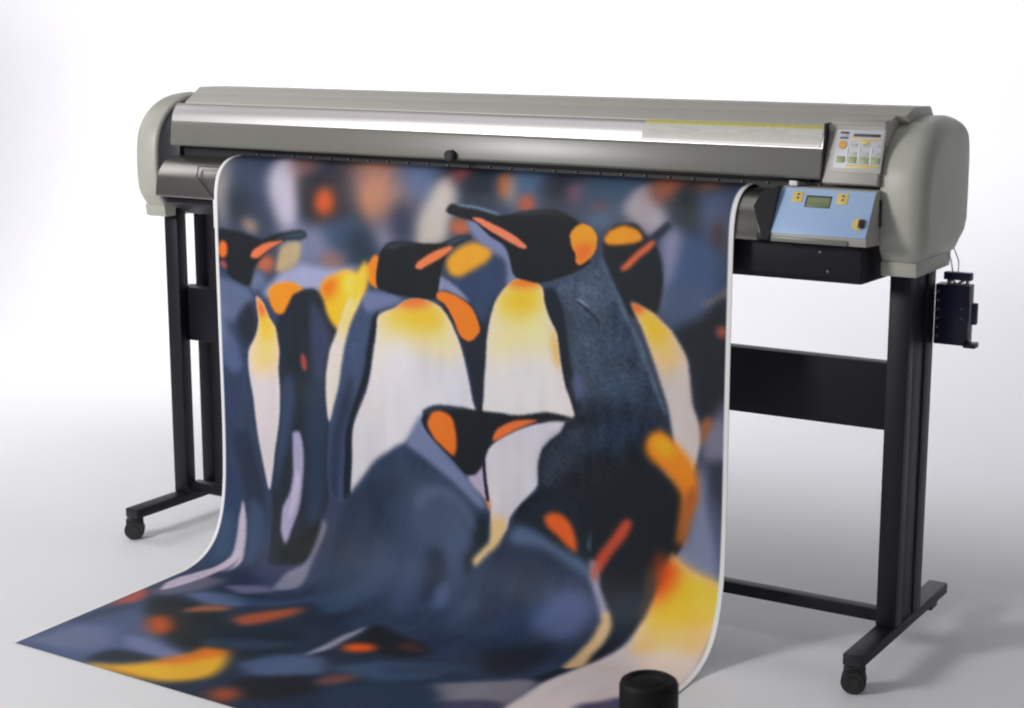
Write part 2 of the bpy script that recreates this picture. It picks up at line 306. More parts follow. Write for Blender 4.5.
([1342,1149,1396,1083,1424,1103,1484,1129,1542,1145,1546,1197,1540,1253,1529,1299,1490,1353,1427,1358,1357,1350,1349,1270,1361,1206],[228,192,128],13.0,0),
([1357,1183,1397,1103,1435,1116,1484,1132,1542,1145,1539,1198,1499,1234,1427,1262,1362,1260],[250,186,46],20.8,-9),
([1352,1147,1362,1099,1402,1087,1430,1112,1423,1152,1387,1202,1357,1217],[230,96,34],15.6,-9),
([1180,987,1316,892,1402,905,1435,961,1432,1048,1392,1108,1368,1144,1366,1193,1353,1244,1334,1301,1316,1355,1293,1414,1266,1496,1243,1580,1209,1611,1243,1489,1265,1371,1273,1300,1252,1256,1218,1207,1186,1138],[32,37,44],7.4,0),
([1255,1225,1330,1187,1341,1239,1318,1295,1296,1325],[37,49,64],10.4,0),
([1329,824,1344,800,1373,788,1400,804,1435,831,1459,862,1470,897,1466,944,1451,993,1435,1050,1419,1064,1428,1002,1432,961,1423,931,1404,907,1378,883,1345,863,1332,846],[230,134,38],8.3,0),
([1405,843,1391,850,1371,848,1353,837,1344,821,1348,806,1362,799,1382,801,1400,812,1408,828],[246,168,34],10.4,-9),
([1434,949,1454,909,1468,932,1451,993,1435,1047,1424,1049],[170,96,50],7.8,0),
([1297,1022,1275,1023,1241,1074,1207,1122,1192,1167,1208,1184,1248,1115,1282,1067,1295,1040],[190,78,54],7.3,0),
([1186,1138,1206,1147,1226,1206,1247,1239,1262,1264,1248,1277,1221,1236,1195,1191],[161,158,185],5.2,0),
([1211,1164,1211,1178,1209,1188,1203,1188,1198,1180,1194,1166,1194,1152,1198,1142,1203,1141,1208,1150],[176,92,70],5.2,0),
([1259,1254,1279,1287,1281,1339,1277,1395,1287,1457,1247,1487,1239,1395,1244,1325,1246,1280,1243,1255],[208,178,138],5.0,0),
([1380,1648,1416,1605,1454,1560,1537,1641,1410,1721],[81,78,106],9.9,0),
([1024,1722,1124,1647,1234,1578,1243,1724,1118,1796,1049,1776],[124,123,134],8.6,0),
([1093,1799,1222,1713,1281,1839,1150,1916],[73,71,95],9.9,0),
([386,1464,388,1388,538,1388,730,1584,930,1612,1050,1739,1197,2057,892,2252,537,2052,354,2029,85,1643,68,1424,175,1380],[43,54,73],22.7,1),
([119,1311,123,1355,87,1395,31,1464,45,1513,80,1520,123,1438,138,1366,140,1321,121,1274,102,1211,78,1158,77,1212,88,1280],[178,167,184],4.7,0),
([360,1166,377,1185,358,1277,376,1381,316,1418,299,1338,339,1287],[123,125,145],6.8,0),
([71,1401,158,1360,253,1381,241,1461,162,1507],[42,52,76],13.0,0),
([186,1457,275,1409,332,1425,261,1484],[105,104,135],9.0,0),
([43,1597,36,1490,79,1436,155,1420,159,1509,99,1600],[99,99,118],14.0,0),
([139,1566,181,1514,281,1508,331,1548,241,1602],[90,106,142],11.2,0),
([8,2049,-12,2077,-22,1866,-12,1730,52,1646,174,1719,393,1844,402,1942,305,2047,225,2068],[80,94,126],16.5,0),
([59,1993,59,1873,150,1840,221,1929,170,2015],[104,114,148],20.5,0),
([206,1861,283,1852,400,1870,465,1887,364,1936,253,1909],[112,120,158],11.9,0),
([240,2030,244,1952,295,1935,393,1932,308,2016],[37,47,61],11.8,0),
([74,1650,143,1590,292,1622,475,1735,475,1809,402,1854,315,1832,158,1728],[32,40,45],16.8,0),
([36,1761,12,1661,9,1600,19,1584,61,1640,55,1706],[184,88,72],11.6,0),
([260,1748,283,1781,287,1807,271,1817,241,1807,207,1780,184,1747,179,1719,195,1709,226,1720],[214,92,36],18.9,0),
([214,1669,229,1608,279,1579,321,1588,270,1635],[160,102,72],11.2,0),
([368,1642,373,1598,411,1543,464,1486,487,1498,476,1562,447,1627,417,1669],[168,88,60],13.6,0),
([299,1724,444,1661,569,1618,642,1745,558,1830,456,1806],[33,45,58],16.0,0),
([258,2047,333,2007,397,1937,434,1871,439,1823,458,1797,511,1823,552,1877,565,1945,541,1987,495,2024,428,2038,353,2045],[232,174,50],15.3,0),
([381,1955,434,1871,435,1818,458,1790,513,1822,505,1834,478,1865,451,1925],[220,108,34],18.7,0),
([575,1849,621,1757,716,1722,779,1781,730,1850,642,1890],[80,98,131],15.0,0),
([617,1933,743,1829,825,1820,814,1916,711,2006],[34,38,44],14.4,0),
([693,1985,702,2006,696,2027,677,2039,652,2039,631,2025,621,2004,627,1983,647,1970,672,1971],[164,78,48],16.2,0),
([673,1733,676,1653,678,1577,690,1501,703,1540,704,1622,699,1682],[147,147,171],5.5,0),
([764,1763,855,1669,944,1632,1025,1665,924,1761],[64,84,111],14.6,0),
([860,1765,865,1785,855,1813,835,1837,812,1849,795,1844,790,1824,799,1797,820,1772,843,1760],[112,76,74],10.8,0),
([733,1620,703,1485,796,1509,920,1548,902,1614,829,1635],[34,37,42],11.8,0),
([799,1603,802,1621,789,1639,766,1653,741,1656,723,1647,720,1630,733,1610,756,1597,782,1594],[224,94,34],10.5,0),
([908,1558,910,1574,897,1585,874,1588,849,1581,832,1566,830,1550,843,1538,867,1536,892,1543],[76,52,50],11.7,0),
([852,1854,1011,1724,1100,1771,1250,2023,1017,2172],[44,61,83],16.7,0),
([952,1980,948,2011,911,2052,853,2089,796,2108,762,2101,764,2070,802,2028,861,1990,918,1972],[58,68,92],17.1,0),
([1119,2022,1117,2047,1088,2080,1043,2109,999,2122,973,2115,975,2090,1004,2057,1049,2028,1094,2014],[182,110,60],19.5,0),
([1320,1897,1320,1926,1292,1961,1247,1989,1202,1999,1174,1987,1173,1957,1201,1922,1247,1894,1292,1885],[68,86,119],15.9,0),
([1532,1801,1531,1831,1504,1865,1459,1891,1415,1899,1387,1884,1386,1854,1414,1818,1459,1793,1504,1786],[180,172,182],15.3,0),
([907,2157,910,2176,895,2198,868,2215,839,2221,820,2213,817,2195,832,2173,859,2155,888,2149],[198,116,50],19.5,0),
([723,2076,727,2096,712,2119,684,2137,653,2143,631,2135,627,2115,642,2091,671,2073,702,2067],[47,57,77],13.9,0),
([1499,1947,1496,1973,1468,2005,1425,2033,1383,2044,1358,2035,1361,2008,1389,1975,1433,1948,1475,1937],[39,49,61],15.1,0),
([1318,2087,1316,2113,1289,2146,1246,2173,1204,2185,1179,2176,1180,2151,1207,2118,1251,2090,1293,2078],[212,146,60],22.7,0),
([1247,2235,1245,2259,1219,2291,1177,2317,1136,2329,1111,2322,1111,2298,1138,2266,1180,2239,1222,2227],[64,82,115],14.6,0),
([1618,1827,1618,1850,1598,1876,1565,1895,1532,1900,1512,1888,1511,1865,1532,1838,1565,1819,1598,1815],[58,72,100],14.9,0),
([1506,2119,1503,2143,1476,2175,1435,2201,1395,2212,1372,2205,1374,2180,1401,2148,1443,2122,1483,2110],[149,147,171],14.3,0),
([1657,2022,1655,2052,1629,2086,1588,2112,1548,2120,1523,2108,1523,2079,1549,2044,1591,2017,1633,2009],[43,51,67],14.3,0),
([1705,1944,1710,1969,1700,1992,1679,2006,1655,2003,1637,1986,1632,1960,1642,1937,1663,1924,1688,1927],[216,166,70],21.4,0),
([1454,2293,1451,2315,1425,2345,1386,2370,1347,2382,1324,2375,1326,2353,1352,2323,1392,2297,1431,2286],[43,53,65],13.5,0),
([1666,2202,1662,2225,1636,2254,1597,2279,1560,2290,1538,2283,1541,2261,1568,2231,1608,2205,1645,2194],[192,110,50],19.9,0),
([1795,2163,1793,2184,1774,2208,1745,2227,1717,2233,1700,2224,1701,2203,1719,2178,1749,2159,1778,2153],[78,94,129],13.0,0),
([1626,2355,1626,2374,1608,2397,1580,2416,1551,2422,1534,2414,1533,2395,1551,2371,1580,2353,1609,2347],[64,82,110],13.0,0),
([1797,2326,1796,2345,1778,2368,1750,2386,1723,2392,1707,2384,1707,2365,1725,2342,1753,2324,1781,2318],[149,147,171],13.0,0),
([1851,2291,1854,2308,1846,2324,1831,2334,1815,2333,1803,2322,1800,2305,1808,2289,1823,2279,1840,2280],[39,47,61],13.0,0),
([-1,1886,26,1732,101,1660,80,1751,43,1858],[58,73,96],13.1,0),
([27,2014,73,1921,176,1919,120,2001],[102,112,141],12.3,0),
([159,1509,302,1513,405,1453,468,1361,446,1463,342,1541],[60,78,107],13.1,0),
([451,1426,512,1328,552,1243,612,1275,602,1366,562,1487],[62,78,103],17.7,0),
([656,1350,652,1253,698,1180,698,1288,738,1425],[64,78,106],16.0,0),
([836,1340,861,1270,901,1291,908,1382,901,1486],[62,78,103],16.4,0),
([389,1786,517,1709,623,1684,559,1758,446,1812],[50,63,84],11.9,0),
([876,1697,964,1620,1080,1581,1025,1665,934,1716],[56,72,95],14.6,0),
([77,1150,97,1206,118,1275,126,1317,117,1357,98,1403,87,1478,72,1543,55,1572,30,1512,46,1419,72,1377,87,1342,94,1313,84,1266,74,1210],[186,175,191],4.3,0),
([102,1149,146,1157,173,1222,178,1299,170,1338,125,1274,107,1204],[60,78,106],9.5,0),
([-9,1222,43,1192,74,1267,76,1328,53,1372],[54,76,106],12.4,0),
([306,385,319,393,295,403,245,405,200,416,255,392],[57,71,86],3.0,0),
([779,374,806,364,830,360,833,364,806,374,779,386,761,385],[60,77,96],2.5,0),
([570,404,614,391,682,391,632,397,588,410],[53,61,72],4.3,0),
([963,293,1033,285,1083,283,1034,291,978,298],[53,61,72],3.9,0),
([-16,595,17,592,35,675,3,720,-22,708],[102,114,146],12.8,0),
([262,1042,276,1068,264,1139,242,1184,246,1128],[189,181,203],4.6,0),
([1368,1098,1391,1086,1389,1141,1372,1180,1355,1173],[150,66,36],10.4,0),
([1485,1148,1533,1152,1535,1204,1509,1232,1468,1211],[252,196,74],15.6,0),
([1385,1352,1472,1312,1517,1332,1524,1392,1511,1480,1443,1468],[222,206,196],15.9,0),
([1051,884,1083,849,1128,813,1178,806,1162,864,1111,921,1060,970,1040,952],[51,61,76],13.4,2),
([655,1067,686,1030,736,1017,792,1035,830,1067,850,1111,831,1108,799,1066,749,1044,705,1054,675,1096],[84,98,125],10.1,0),
([878,1158,906,1133,931,1111,919,1144,886,1177,861,1207,847,1194],[230,198,140],5.5,0),
([1342,1149,1356,1124,1368,1169,1363,1218,1350,1262,1341,1239],[80,66,62],7.8,0),
]
# ------------------------------------------------------------------ art on the banner (sheet millimetres, colours sRGB)
PROF=[(.30,1.117),(.20,1.121),(.15,1.1205),(.115,1.114),(.088,1.099),(.068,1.074),(.058,1.04),(.055,1.0),(.054,.9),(.0535,.75),(.054,.6),(.055,.45),(.054,.30),(.048,.2),(.034,.13),(.008,.072),(-.028,.036),(-.07,.015),(-.12,.004),(-.17,.0025),(-.25,.0022),(-.45,.002),(-.757,.002)]
CV=spline(PROF); CL=np.concatenate([[0],np.cumsum(np.linalg.norm(np.diff(CV,axis=0),axis=1))])
XL=.333; SW=1.546; VEND=CL[-1]; VF=CL[np.argmin(abs(CV[:,0]+.1))]
def sheet_pos(u,v,dn=0):
    y=np.interp(v,CL,CV[:,0]); z=np.interp(v,CL,CV[:,1])
    if dn:
        ty=np.gradient(CV[:,0],CL); tz=np.gradient(CV[:,1],CL)
        y=y+np.interp(v,CL,tz)*dn; z=z-np.interp(v,CL,ty)*dn
    d=np.clip(v-VF,0,None); k=np.clip(d/.62,0,1); k=k*k*(3-2*k)
    h=np.clip((v-.45)/.5,0,1)*np.clip((1.25-v)/.35,0,1)          # faint sway of the hanging paper
    y=y+.0018*h*np.sin(u*5.3+2.2)+.0012*h*np.sin(u*11+v*3)
    return XL+u+.034*d, y-.036*u*k, z
def boxblur(a,r):
    for ax in (0,1):
        n=a.shape[ax]; w=2*r+1
        pad=[(0,0),(0,0)]; pad[ax]=(r+1,r); c=np.cumsum(np.pad(a,pad,mode='edge'),axis=ax)
        a=(np.take(c,range(w,w+n),axis=ax)-np.take(c,range(0,n),axis=ax))/w
    return a
def gblur(a,s):
    if s<.35: return a
    if s<1.2:
        k=np.array([-2,-1,0,1,2]); g=np.exp(-k*k/(2*s*s)); g/=g.sum()
        for ax in (0,1):
            b=np.zeros_like(a); pad=[(0,0),(0,0)]; pad[ax]=(2,2); p=np.pad(a,pad,mode='edge')
            for i,wt in enumerate(g): b+=wt*np.take(p,range(i,i+a.shape[ax]),axis=ax)
            a=b
        return a
    r=max(1,int(round((math.sqrt(4*s*s+1)-1)/2)))
    for _ in range(3): a=boxblur(a,r)
    return a
def noise2(h,w,cell,ay=1.0):
    gh=int(h/(cell*ay))+3; gw=int(w/cell)+3; g=rng.standard_normal((gh,gw))
    yy=np.arange(h)/(cell*ay); xx=np.arange(w)/cell
    y0=yy.astype(int); x0=xx.astype(int); fy=(yy-y0)[:,None]; fx=(xx-x0)[None]
    fy=fy*fy*(3-2*fy); fx=fx*fx*(3-2*fx)
    return (g[y0][:,x0]*(1-fy)*(1-fx)+g[y0+1][:,x0]*fy*(1-fx)+g[y0][:,x0+1]*(1-fy)*fx+g[y0+1][:,x0+1]*fy*fx)
NU,NV=600,800
def paint():
    du=SW*1000/(NU-1); dv=VEND*1000/(NV-1)
    img=np.zeros((NV,NU,3)); img[:]=np.array([60,66,92])
    rough=np.zeros((NV,NU)); clip=np.ones((NV,NU))
    for q,c,b,t in ART:
        clipped=t<0; t=abs(t) if t!=-9 else 0
        P=np.array(q,float).reshape(-1,2)
        P=np.vstack([P[-2:],P,P[:2]]); out=[]
        for i in range(1,len(P)-3+1):
            if i+2>=len(P): break
            a,p1,p2,d=P[i-1],P[i],P[i+1],P[i+2]
            for k in range(6):
                s=k/6; cr=.5*((2*p1)+(p2-a)*s+(2*a-5*p1+4*p2-d)*s*s+(3*p1-a-3*p2+d)*s**3)
                out.append(.7*cr+.3*(p1+(p2-p1)*s))
        Q=np.array(out); X=Q[:,0]/du; Y=Q[:,1]/dv
        sg=b/((du+dv)/2); pad=int(3*sg+4)
        x0=max(0,int(X.min())-pad); x1=min(NU,int(X.max())+pad+2); y0=max(0,int(Y.min())-pad); y1=min(NV,int(Y.max())+pad+2)
        if x1-x0<2 or y1-y0<2: continue
        m=np.zeros((y1-y0,x1-x0)); xs=np.arange(x0,x1)
        X2=np.roll(X,-1); Y2=np.roll(Y,-1)
        for r in range(y0,y1):
            for sub in (.25,.75):
                yy=r-.5+sub
                hit=((Y<=yy)&(Y2>yy))|((Y2<=yy)&(Y>yy))
                if not hit.any(): continue
                xc=np.sort(X[hit]+(yy-Y[hit])/(Y2[hit]-Y[hit])*(X2[hit]-X[hit]))
                for a_,b_ in zip(xc[::2],xc[1::2]): m[r-y0]+=.5*np.clip(np.minimum(xs+.5,b_)-np.maximum(xs-.5,a_),0,1)
        m=np.clip(gblur(m,max(sg,.5)),0,1)
        if clipped: m=m*clip[y0:y1,x0:x1]
        else: clip=np.zeros((NV,NU)); clip[y0:y1,x0:x1]=m
        m=m[...,None]
        reg=img[y0:y1,x0:x1]; reg[:]=reg*(1-m)+np.array(c)*m
        rr=rough[y0:y1,x0:x1]; rr[:]=rr*(1-m[...,0])+t*m[...,0]
    lum=img.mean(2)
    # plumage: fine speckle and soft streaks, strongest on the sharp slate back
    f=noise2(NV,NU,1.3)*.35+noise2(NV,NU,2.6)*.45+noise2(NV,NU,7,2.2)*.5
    big=noise2(NV,NU,34,1.6)*.6+noise2(NV,NU,15,1.5)*.4
    img*=(1+.095*np.clip(gblur(rough,4)-1,0,1)[...,None]*f[...,None]+.045*np.clip(rough,0,1)[...,None]*f[...,None]+.055*big[...,None]*np.clip(.35+rough,0,1)[...,None])
    # soft out-of-focus wisps and a slight irregularity of every outline
    wisp=(noise2(NV,NU,9,5)*.5+noise2(NV,NU,22,3)*.5)[...,None]; img*=1+.014*wisp
    img+=(noise2(NV,NU,40,1)[...,None]*np.array([3.0,.5,-3.0])+noise2(NV,NU,18,1)[...,None]*np.array([-1.5,1.0,2.0]))*.4
    wx=noise2(NV,NU,24)*.35+noise2(NV,NU,2)*.16; wy=noise2(NV,NU,24)*.35+noise2(NV,NU,2)*.16
    gx=np.clip(np.arange(NU)[None]+wx,0,NU-1.01); gy=np.clip(np.arange(NV)[:,None]+wy,0,NV-1.01)
    ix=gx.astype(int); iy=gy.astype(int); fx=(gx-ix)[...,None]; fy=(gy-iy)[...,None]
    img=(img[iy,ix]*(1-fx)+img[iy,ix+1]*fx)*(1-fy)+(img[iy+1,ix]*(1-fx)+img[iy+1,ix+1]*fx)*fy
    img+=noise2(NV,NU,1.1)[...,None]*1.6
    U=np.linspace(0,SW*1000,NU)[None]; wob=0
    lm=np.clip((U-9.5)/2.2,0,1); rm=np.clip((SW*1000-11.5-U)/2.2,0,1)
    mm=(lm*rm)[...,None]; img=img*mm+np.array([240,238,242])*(1-mm)
    return np.clip(img,0,255)
def build_banner():
    img=paint()/255; L=np.where(img<=.04045,img/12.92,((img+.055)/1.055)**2.4)
    L=np.clip(L**1.06*ART_GAIN-.004,.002,.86)
    u=np.linspace(0,SW,NU); v=np.linspace(0,VEND,NV); U,V=np.meshgrid(u,v)
    X,Y,Z=sheet_pos(U.ravel(),V.ravel(),.0008)
    # back layer, coarser in u, closing the paper to 0.8 mm
    nb=16; ub=np.linspace(0,SW,nb); UB,VB=np.meshgrid(ub,v); XB,YB,ZB=sheet_pos(UB.ravel(),VB.ravel())
    co=np.concatenate([np.stack([X,Y,Z],1),np.stack([XB,YB,ZB],1)])
    i=np.arange(NV-1)[:,None]; j=np.arange(NU-1)[None]; a=(i*NU+j).ravel()
    F=[np.stack([a,a+NU,a+NU+1,a+1],1)]
    jb=np.arange(nb-1)[None]; ab=(i*nb+jb).ravel()+NU*NV; F.append(np.stack([ab,ab+1,ab+nb+1,ab+nb],1))
    ii=np.arange(NV-1); o=NU*NV
    F.append(np.stack([ii*NU,o+ii*nb,o+(ii+1)*nb,(ii+1)*NU],1))
    F.append(np.stack([ii*NU+NU-1,(ii+1)*NU+NU-1,o+(ii+1)*nb+nb-1,o+ii*nb+nb-1],1))
    F=np.concatenate(F)
    me=bpy.data.meshes.new('printed_banner')
    me.vertices.add(len(co)); me.vertices.foreach_set('co',co.ravel())
    me.loops.add(F.size); me.loops.foreach_set('vertex_index',F.ravel().astype(np.int32))
    me.polygons.add(len(F)); me.polygons.foreach_set('loop_start',np.arange(0,F.size,4,dtype=np.int32))
    me.update(calc_edges=True); me.validate()
    me.polygons.foreach_set('use_smooth',np.ones(len(me.polygons),bool))
    ca=me.color_attributes.new('print','FLOAT_COLOR','POINT')
    C=np.full((len(co),4),.84,np.float32); C[:,3]=1; C[:NU*NV,:3]=L.reshape(-1,3)
    ca.data.foreach_set('color',C.ravel())
    m=mat('printed_paper',(.8,.8,.8),.58,bump=.05,bscale=30,spec=.2)
    nt=m.node_tree; at=nt.nodes.new('ShaderNodeAttribute'); at.attribute_name='print'
    nt.links.new(at.outputs['Color'],nt.nodes['Principled BSDF'].inputs['Base Color'])
    me.materials.append(m)
    ob=bpy.data.objects.new('printed_banner',me); COL.objects.link(ob)
    tag(ob,'wide glossy print of crowded penguins hanging from the printer and spilling onto the floor','printed banner')

# ------------------------------------------------------------------ setting
def build_setting():
    b=MB(); pr=[(-6,0)]+[(1.9+1.3*math.sin(t*math.pi/32),1.3-1.3*math.cos(t*math.pi/32)) for t in range(17)]+[(3.2,5)]
    bm=b.bm; rows=[[bm.verts.new((x,y,z)) for y,z in pr] for x in np.linspace(-9,10,8)]
    for r0,r1 in zip(rows,rows[1:]):
        for k in range(len(pr)-1): bm.faces.new((r0[k],r1[k],r1[k+1],r0[k+1]))
    o=b.build('backdrop',M_floor,angle=80); tag(o,'white seamless studio floor curving up into the wall',kind='structure')

# ------------------------------------------------------------------ printer
ENDP=[(.170,.960),(.148,.988),(.138,1.012)]+[tuple(p) for p in spline([(.135,1.04),(.134,1.09),(.139,1.150),(.152,1.190),(.176,1.224),(.210,1.251),(.255,1.270),(.31,1.279),(.37,1.279),(.412,1.266),(.440,1.235),(.452,1.19),(.455,1.12),(.455,1.04)],4)]+[(.445,1.005),(.40,.960)]
ENDW=[1 if y<.36 else max(.3,1-(y-.36)*9) for y,z in ENDP]; ENDW[-1]=1; ENDW[-2]=.5
def end_cover(x_in,x_out,parent):
    """moulded end cover: profile lofted along x, rolled over at the outer side"""
    s=1 if x_out>x_in else -1
    st=[(x_in,.007),(x_in+s*.002,.003),(x_in+s*.007,0)]+[(x_out-s*.040*(1-math.sin(math.radians(a))**1.15),.050*(1-math.cos(math.radians(a))**.85)) for a in (0,10,20,30,40,50,60,70,80,88)]
    bm=bmesh.new(); rings=[]
    for x,d in st:
        q=offset(ENDP,[d*w for w in ENDW]); rings.append([bm.verts.new((x,p.x,p.y)) for p in q])
    n=len(ENDP)
    for a,c in zip(rings,rings[1:]):
        for k in range(n): bm.faces.new((a[k],a[(k+1)%n],c[(k+1)%n],c[k]))
    bm.faces.new(rings[0][::-1]); bm.faces.new(rings[-1])
    bmesh.ops.recalc_face_normals(bm,faces=bm.faces[:])
    b=MB(); b._merge(bm)
    o=b.build('end_cover',M_cover,parent,angle=40)
    lip=MB().prism([(.168,.932),(.162,.966),(.41,.966),(.40,.932)],min(x_in,x_out-s*.022),max(x_in,x_out-s*.022),.004).build('cover_lip',M_cover,o)
    return o
def on_panel(x,t,A,B,off):
    """matrix of a sloping panel: local X along x, local Y up the panel from B (bottom) to A (top)"""
    d=Vector((0,A[0]-B[0],A[1]-B[1])); up=d.normalized(); n=Vector((1,0,0)).cross(up)
    p=Vector((x,B[0],B[1]))+d*t+n*off
    return Matrix(((1,0,n.x*1,p.x),(0,up.y,n.y,p.y),(0,up.z,n.z,p.z),(0,0,0,1)))
def plate(b,M,w,h,t=.0015,bev=.0004): b.box(-w/2,w/2,-h/2,h/2,-.001,t,bev,M=M); return b
def text_mesh(txt,size,M,m,name,parent,depth=.0006):
    cu=bpy.data.curves.new(name,'FONT'); cu.body=txt; cu.size=size; cu.extrude=depth/2; cu.align_x='CENTER'; cu.align_y='CENTER'
    to=bpy.data.objects.new('t',cu); COL.objects.link(to)
    dg=bpy.context.evaluated_depsgraph_get(); me=bpy.data.meshes.new_from_object(to.evaluated_get(dg)); bpy.data.objects.remove(to)
    b=MB(); me.transform(M); b.bm.from_mesh(me); return b

def build_printer():
    R=empty('large_format_printer',(1.12,.3,0))
    tag(R,'grey and black wide format printer on a black wheeled stand with blue control panel','printer')
    end_cover(.047,-.050,R); end_cover(2.187,2.292,R)
    # inner dark cheek beside the left cover
    ck=offset(ENDP,[.012]*len(ENDP)); MB().prism([(p.x,p.y) for p in ck],.045,.128,.002).build('inner_cheek',M_dark,R)
    # hood and rear body
    hd=[(.152,1.263),(.268,1.300),(.375,1.298),(.41,1.28),(.425,1.24),(.425,1.005),(.22,1.005),(.20,1.12),(.18,1.20),(.158,1.235)]
    b=MB().prism(hd,.128,2.190,.003)
    for v in b.bm.verts:
        if v.co.x<.2: v.co.x+=.022-.047*min(1,max(0,(v.co.y-.152)/.116))
    b.build('hood',M_hood,R)
    top=[(.218,1.2850),(.262,1.2992),(.268,1.3007),(.376,1.2988),(.385,1.296),(.41,1.27),(.25,1.26)]
    b=MB().prism(top,.128,2.214,.0004)
    for v in b.bm.verts:
        if v.co.x<.2: v.co.x+=.0235-.047*min(1,max(0,(v.co.y-.152)/.116))
    b.build('hood_ridge',M_hood,R)
    # curved metal front cover: bright roll over, smoked lower face
    roll=[(.1535,1.2605),(.146,1.2570),(.139,1.2505),(.1325,1.2415),(.1275,1.231),(.1245,1.2205),(.123,1.212)]
    fc=MB().prism(roll+[(.17,1.205),(.18,1.255)],.126,2.057,.0).build('front_cover',M_satin,R,angle=60)
    MB().prism([(.1225,1.2115),(.1195,1.205),(.1125,1.150),(.118,1.144),(.16,1.146),(.17,1.2115)],.126,2.057,.0015).build('cover_window',M_smoke,fc)
    # print slot with pinch roller marks
    sl=MB().box(.1265,2.10,.165,.24,1.105,1.160,.0).build('print_slot',M_dark,R)
    for k in range(27): MB().box(.40+k*.063-.002,.40+k*.063+.002,.158,.1655,1.1255,1.1285,.0005).build('roller_mark',M_smoke,sl)
    MB().box(.38,2.02,.150,.164,1.1345,1.150,.001).build('pinch_bar',M_blackp,sl)
    kb=MB().cyl((1.075,.106,1.157),(0,1,0),.0135,.022,24,.002); kb.box(1.061,1.089,.10,.122,1.146,1.156,.002); kb.build('cover_latch',M_blackp,R)
    # apron under the paper
    ap=[(y+(.006 if z<1.1 else .004),z-.006) for y,z in [tuple(p) for p in CV[12:85:4]] if z>1.003]
    ap=[p for p in ap if p[0]<.2]
    prof=[(.24,1.112)]+ap+[(.063,1.006),(.24,.998)]
    a=MB().prism(prof,.112,1.935,.0008).build('paper_apron',M_apron,R,angle=50)
    # seam pieces on the apron left of the sheet
    MB().tube([(.255,.084,1.0935),(.262,.0665,1.068),(.318,.0585,1.018),(.330,.0585,1.010)],.0016).build('apron_seam',M_dark,a)
    MB().tube([(.255,.084,1.0935),(.335,.084,1.0935)],.0012).build('apron_seam',M_dark,a)
    MB().box(.327,.350,.056,.0605,.93,1.008,.001).build('paper_guide',M_white,R)
    MB().prism([(y-.002 if y<.2 else y,z+.002) for y,z in prof],1.932,1.967,.001).build('side_bracket',M_blackp,R,angle=50)
    # dark bracket between apron and blue panel
    bp=[(1.930,.090,1.115),(1.968,.092,1.128),(1.968,.042,1.012),(1.952,.046,1.012),(1.923,.060,1.083)]
    b=MB(); A=[b.bm.verts.new(p) for p in bp]; B=[b.bm.verts.new((p[0],p[1]+.05,p[2]-.003)) for p in bp]
    b.bm.faces.new(A); b.bm.faces.new(B[::-1])
    for k in range(5): b.bm.faces.new((A[k],B[k],B[(k+1)%5],A[(k+1)%5]))
    bmesh.ops.recalc_face_normals(b.bm,faces=b.bm.faces[:]); b.build('side_bracket',M_blackp,R)
    MB().prism([(.112,1.128),(.112,1.139),(.135,1.136),(.135,1.128)],1.985,2.004,.001).build('white_clip',M_white,R)
    # lower black trough
    MB().prism([(.098,1.004),(.098,.930),(.108,.917),(.33,.913),(.33,1.004)],.402,2.166,.002).build('lower_trough',M_black,R)
    b=MB().prism([(.10,1.004),(.10,.985),(.19,.945),(.40,.945),(.40,1.004)],.118,.40,.002).build('lower_trough',M_black,R)
    for x,y,z in ((2.07,.0975,.985),(2.09,.0975,.943)): MB().cyl((x,y,z),(0,1,0),.0032,.004,12,.0005).build('screw',M_smoke,R)
    # blue control panel
    PT,PB=(.114,1.1235),(.054,1.0245)
    cp=MB().prism([(.116,1.126),(.053,1.0235),(.056,1.008),(.20,1.000),(.20,1.126)],1.966,2.192,.002).build('control_panel',M_keyframe,R)
    MB().box(1.97,2.150,.0495,.058,1.0085,1.0195,.001).build('panel_lip',M_smoke,cp)
    w=.222; plate(MB(),on_panel(2.079,.5,PT,PB,.001),w,.112,.0015).build('blue_face',M_blue,cp)
    f=lambda x,t,off=.0025: on_panel(x,t,PT,PB,off)
    plate(MB(),f(2.0625,.72),.060,.029,.0012).build('display_frame',M_ink,cp)
    dsp=plate(MB(),f(2.0640,.705,.0032),.054,.0225,.0012).build('display',M_lcd,cp)
    for x,t in ((2.0125,.80),(2.1175,.805)):
        o=plate(MB(),f(x,t),.026,.027,.0014,.0013).build('arrow_button',M_yellow,cp)
        b=MB(); plate(b,f(x+.001,t+.055,.0040),.006,.004,.0004,.0001); plate(b,f(x+.001,t-.025,.0040),.005,.0045,.0004,.0001); b.build('button_mark',M_ink,o)
    x,t=2.170,.30
    o=MB().cyl(f(x-.003,t,.0035).translation,f(x,t).col[2].to_3d(),.0145,.002,28,.0005).build('key_ring',M_yellow,cp)
    plate(MB(),f(x+.005,t,.0045),.013,.020,.006,.0015).build('key_switch',M_blackp,cp)
    MB().box(2.1855,2.196,.128,.1365,1.045,1.105,.001).build('cover_slot',M_blackp,R)
    # keypad
    KT,KB=(.162,1.2720),(.119,1.1380)
    kp=MB().prism([KT,KB,(.135,1.132),(.24,1.132),(.24,1.276),(.175,1.276)],2.0595,2.1875,.003).build('keypad',M_keyframe,R)
    H=math.hypot(KT[0]-KB[0],KT[1]-KB[1])
    g=lambda x,t,off=.0015: on_panel(x,t,KT,KB,off)
    plate(MB(),g(2.1325,.53,.0005),.117,.098,.0008).build('keypad_inset',M_hood,kp)
    plate(MB(),g(2.134,.55),.107,.088,.001).build('keypad_film',M_keylab,kp)
    def kr(x0,x1,t0,t1,m,name,off=.0031,th=.0006):
        return plate(MB(),g((x0+x1)/2,(t0+t1)/2,off),x1-x0,(t1-t0)*H,th,.0002).build(name,m,kp)
